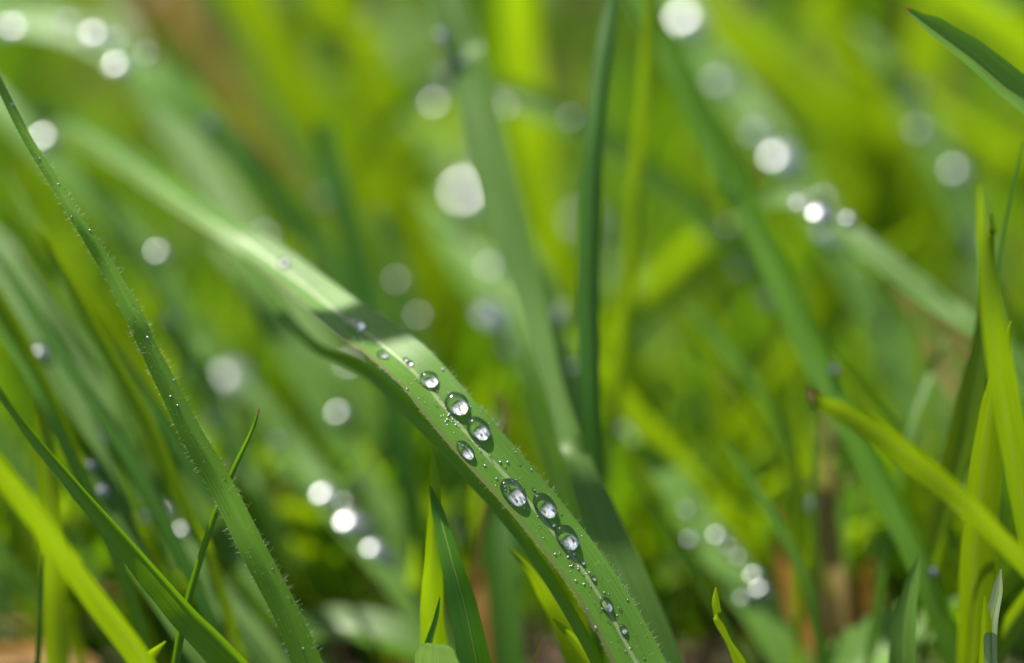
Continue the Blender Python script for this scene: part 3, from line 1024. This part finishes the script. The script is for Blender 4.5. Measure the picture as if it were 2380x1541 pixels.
BOKEH = [  # px, py, blur disc px, drop radius mm
    (210, 73, 50, .8), (35, 127, 70, .8), (68, 195, 60, .6), (135, 178, 75, .6), (235, 235, 100, .8), (130, 275, 65, .7), (345, 128, 40, .4), (150, 50, 60, .5),
    (400, 570, 70, .6), (545, 883, 95, 1.7), (452, 870, 62, .9), (800, 960, 70, .6), (658, 606, 34, .35), (760, 1160, 56, .8), (818, 1220, 54, 1.0), (872, 1280, 50, .8),
    (902, 1302, 42, .5), (800, 1162, 52, .4), (1046, 1200, 55, .6), (1060, 1256, 55, .8), (1105, 765, 100, 1.3), (1100, 445, 150, 1.8), (1142, 612, 65, .6), (1002, 105, 50, .5),
    (1035, 186, 80, .7), (1075, 150, 40, .4), (1020, 250, 110, .7), (1333, 277, 48, .4), (1365, 530, 115, 1.8), (1428, 515, 80, .6), (1300, 745, 60, .6), (1330, 855, 45, .4),
    (1820, 368, 100, 1.4), (1765, 315, 90, .9), (1675, 185, 105, 1.0), (1905, 495, 45, .9), (1925, 545, 90, 1.0), (1857, 476, 35, .5), (1972, 506, 35, .5), (2035, 740, 82, .9),
    (1980, 645, 80, .7), (2255, 560, 70, .6), (2225, 400, 90, .8), (2140, 310, 100, .7), (1790, 690, 100, .6), (1940, 862, 30, .4), (1640, 870, 80, .5), (1668, 1240, 45, .5),
    (1692, 1266, 40, .4), (1720, 1296, 35, .35), (1756, 1335, 40, .5), (1768, 1366, 42, .6), (1732, 1394, 40, .5), (1580, 1280, 60, .5), (1600, 1190, 42, .4), (1890, 1172, 60, .7),
    (1600, 40, 170, 1.3), (2168, 1332, 30, .4), (2352, 1530, 50, .6), (215, 1080, 50, .45), (340, 1205, 44, .4), (650, 1035, 70, .5), (1625, 555, 60, .4), (1960, 440, 80, .5),
    (240, 1140, 50, .5), (930, 660, 80, .5), (2130, 1040, 50, .5), (1445, 1000, 50, .45), (1690, 520, 60, .4), (2000, 890, 60, .5),
]
rb2 = random.Random(8)
for k in range(34):      # fainter drops all over the soft blue-green leaves
    BOKEH.append((rb2.uniform(20, 2360), rb2.uniform(20, 1250), rb2.uniform(70, 120), rb2.choice((0.45, 0.5, 0.55, 0.6))))
for (x, y, c, r) in BOKEH:
    want = 200.0 / (1 - c / BLUR_PX)
    best = None
    for b in BLADES:
        if b is main and c > 36 or not b.host:
            continue
        dist, i, u, d = locate(b, x, y)
        inside = 0.0 if -0.05 <= u <= 1.05 else abs(u - 0.5) - 0.5
        off = inside * (px2m(1, 1) and 1) * 1.0
        if dist > 140 or i < 3 or i > b.n - 3:
            continue
        cost = abs(BLUR_PX * (1 - 200 / d) - c) / c + off * 1.2 + (0.6 if b.Nn[i].dot(SUN) < 0.12 else 0)
        if best is None or cost < best[0]:
            best = (cost, b, i, min(0.9, max(0.1, u)), d)
    if best is None or (r in (0.45, 0.5, 0.55, 0.6) and best[0] > 0.75):
        continue
    cost, b, i, u, d = best
    lab = b.obj['label']
    drop_at(b, i, u, r * 1.15, 'blurred dew drop on the ' + ' '.join(lab.split()[:11]), 'dew drops on the ' + ' '.join(lab.split()[:11]), elong=1.2, hgt=1.2, reflector=1.0 if r > 0.62 else 1.5)


# ------------------------------------------------------------------ the rest of the turf
def simple_blade_path(r, root, length, lean_az, lean, width, curl):
    n = 9
    pts = []
    q = Vector(root)
    a = lean
    seg = length / (n - 1)
    for k in range(n):
        w = width * (0.55 + 0.9 * (k / (n - 1))) if k < n * 0.4 else width * (1 - ((k / (n - 1) - 0.4) / 0.6) ** 1.8) + 0.00015
        pts.append((q.copy(), w))
        a += curl / (n - 1)
        q = q + Vector((math.sin(a) * math.cos(lean_az), math.sin(a) * math.sin(lean_az), math.cos(a))) * seg
    return pts


def ribbon(pts, roll_az, gut=0.25, cols=3):
    vs_, fs, uvs = [], [], []
    side0 = Vector((math.cos(roll_az), math.sin(roll_az), 0))
    ln = 0
    for k, (p, w) in enumerate(pts):
        t = (pts[min(k + 1, len(pts) - 1)][0] - pts[max(k - 1, 0)][0]).normalized()
        s = (side0 - t * side0.dot(t)).normalized()
        n = s.cross(t)
        if k:
            ln += (p - pts[k - 1][0]).length
        for c in range(cols):
            x = c / (cols - 1) - 0.5
            vs_.append(p + s * (x * w) + n * (abs(2 * x) * gut * w))
            uvs.append((x + 0.5, ln))
    for k in range(len(pts) - 1):
        for c in range(cols - 1):
            a = k * cols + c
            fs.append((a, a + 1, a + cols + 1, a + cols))
    return vs_, fs, uvs


def mid_blades():
    r = random.Random(33)
    kinds = [('yel', 'short glowing blade in the blurred turf of the middle ground', 'short glowing blades in the middle ground')] * 3 + \
            [('mid', 'short green blade in the blurred turf of the middle ground', 'short green blades in the middle ground')] * 3 + \
            [('straw', 'short dead blade in the blurred turf of the middle ground', 'short dead blades in the middle ground')]
    for k in range(60):
        d = r.uniform(245, 330)
        x = r.uniform(-0.5, 0.5) * FRAME_W * d / 200 * 1.15
        y = d / 1000 * math.cos(PITCH) + 0.012
        kind = r.choice(kinds)
        pts = simple_blade_path(r, (x, y, -0.002), r.uniform(0.010, 0.028), r.choice((math.pi, math.pi, 0)) + r.gauss(0, .7), r.uniform(0.2, 0.9), r.uniform(0.0018, 0.0036), r.uniform(0, 0.9))
        v, f, uv = ribbon(pts, r.gauss(0, 0.6))
        o = link_mesh('grass_blade', v, f, kind[0], uvs=uv, origin=Vector((x, y, 0)))
        tag(o, kind[1], 'grass blade', kind[2])


mid_blades()


def dense_blades():
    r = random.Random(77)
    kinds = [('yel', 'narrow glowing blade in the tangle behind the dewy blades', 'narrow glowing blades in the tangle')] * 4 + \
            [('mid', 'narrow green blade in the tangle behind the dewy blades', 'narrow green blades in the tangle')] * 5 + \
            [('gray', 'narrow blue-green blade in the tangle behind the dewy blades', 'narrow blue-green blades in the tangle')] * 2
    for k in range(95):
        d = r.uniform(256, 335)
        kind = r.choice(kinds)
        x = r.uniform(-0.5, 0.62) * FRAME_W * d / 200 * 1.2
        y = d / 1000 * math.cos(PITCH) + 0.012
        az = math.pi + r.gauss(0, .55) if r.random() < 0.72 else r.gauss(0, .6)
        pts = simple_blade_path(r, (x, y, -0.002), r.uniform(0.020, 0.045), az, r.uniform(0.05, 0.40), r.uniform(0.0013, 0.0026), r.uniform(0, 0.45))
        if any(math.hypot(to_px(p)[0] - cx, to_px(p)[1] - cy) < 75 for p, _ in pts for cx, cy in ((1085, 440), (1330, 530), (1400, 530), (546, 884), (1130, 740), (1820, 368), (1905, 495))):
            continue
        v, f, uv = ribbon(pts, r.gauss(0, 0.7))
        o = link_mesh('grass_blade', v, f, kind[0], uvs=uv, origin=Vector((x, y, 0)))
        tag(o, kind[1], 'grass blade', kind[2])


dense_blades()


def stuff_turf(name, label, count, region, lmin, lmax, wmin, wmax, mat, seed, lean=(0.1, 0.8), curl=(0, 1.0)):
    r = random.Random(seed)
    V, F, U = [], [], []
    k = 0
    while k < count:
        x, y = region(r)
        if x is None:
            continue
        k += 1
        pts = simple_blade_path(r, (x, y, -0.002), r.uniform(lmin, lmax), r.uniform(0, 6.283), r.uniform(*lean), r.uniform(wmin, wmax), r.uniform(*curl))[::2]
        v, f, uv = ribbon(pts, r.gauss(0, 0.8))
        b0 = len(V)
        V += v
        U += uv
        F += [tuple(a + b0 for a in g) for g in f]
    o = link_mesh(name, V, F, mat, uvs=U)
    tag(o, label, 'grass', kind='stuff')
    return o


def under(r):
    d = 0.224 + 0.135 * r.random() ** 1.3
    return r.uniform(-0.5, 0.5) * FRAME_W * d / 0.2 * 1.3, d * math.cos(PITCH) + 0.012


def far(r):
    a, q = r.uniform(0, 6.283), r.uniform(0.0, 1.9) ** 1.0
    x, y = q * math.sin(a), 0.30 + q * math.cos(a)
    # the pocket of air round the camera and the traced blades stays open
    if -0.14 < x < 0.14 and -0.12 < y < 0.50:
        return None, None
    return x, y


def back(r):
    d = r.uniform(0.335, 0.50)
    return r.uniform(-0.5, 0.5) * FRAME_W * d / 0.2 * 1.3, d * math.cos(PITCH) + 0.01


stuff_turf('back_turf', 'glowing yellow-green turf blurred behind everything else', 60, back, 0.026, 0.052, 0.003, 0.0055, 'yel', 21, lean=(0.1, 0.6), curl=(0, .9))
stuff_turf('back_turf', 'plain green turf blurred behind everything else', 120, back, 0.026, 0.052, 0.003, 0.0055, 'mid', 22, lean=(0.1, 0.6), curl=(0, .9))
stuff_turf('back_turf', 'deep green turf blurred behind everything else', 90, back, 0.026, 0.052, 0.003, 0.0055, 'dark', 24, lean=(0.1, 0.6), curl=(0, .9))
stuff_turf('back_thatch', 'dead grass blurred behind everything else', 25, back, 0.02, 0.045, 0.003, 0.005, 'straw', 23, lean=(0.1, 0.6), curl=(0, .9))
stuff_turf('undergrowth', 'short young grass low above the soil', 1000, under, 0.010, 0.026, 0.0008, 0.0019, 'mid', 5, lean=(0.05, 0.55), curl=(0, .7))
stuff_turf('undergrowth', 'short yellow-green young grass low above the soil', 800, under, 0.010, 0.026, 0.0008, 0.0019, 'yel', 6, lean=(0.05, 0.55), curl=(0, .7))
def front(r):
    d = r.uniform(0.205, 0.236)
    return r.uniform(-0.5, 0.5) * FRAME_W * d / 0.2 * 1.3, d * math.cos(PITCH) + 0.018


stuff_turf('short_grass', 'sparse short green shoots at the foot of the blades', 260, front, 0.006, 0.017, 0.0008, 0.0018, 'mid', 15, lean=(0.05, 0.6), curl=(0, .7))
stuff_turf('short_grass', 'sparse short yellow-green shoots at the foot of the blades', 200, front, 0.006, 0.017, 0.0008, 0.0018, 'yel', 16, lean=(0.05, 0.6), curl=(0, .7))
stuff_turf('dead_thatch', 'dead straw thatch lying on the soil', 420, under, 0.008, 0.025, 0.001, 0.0028, 'straw', 7, lean=(1.1, 1.6), curl=(-.2, .2))
stuff_turf('dead_thatch', 'rusty dead grass lying on the soil', 160, under, 0.008, 0.022, 0.001, 0.003, 'rust', 8, lean=(1.0, 1.6), curl=(-.2, .2))
stuff_turf('turf', 'green turf all around', 9000, far, 0.03, 0.085, 0.0025, 0.005, 'mid', 9)
stuff_turf('turf', 'yellow-green turf all around', 5000, far, 0.03, 0.085, 0.0025, 0.005, 'yel', 10)
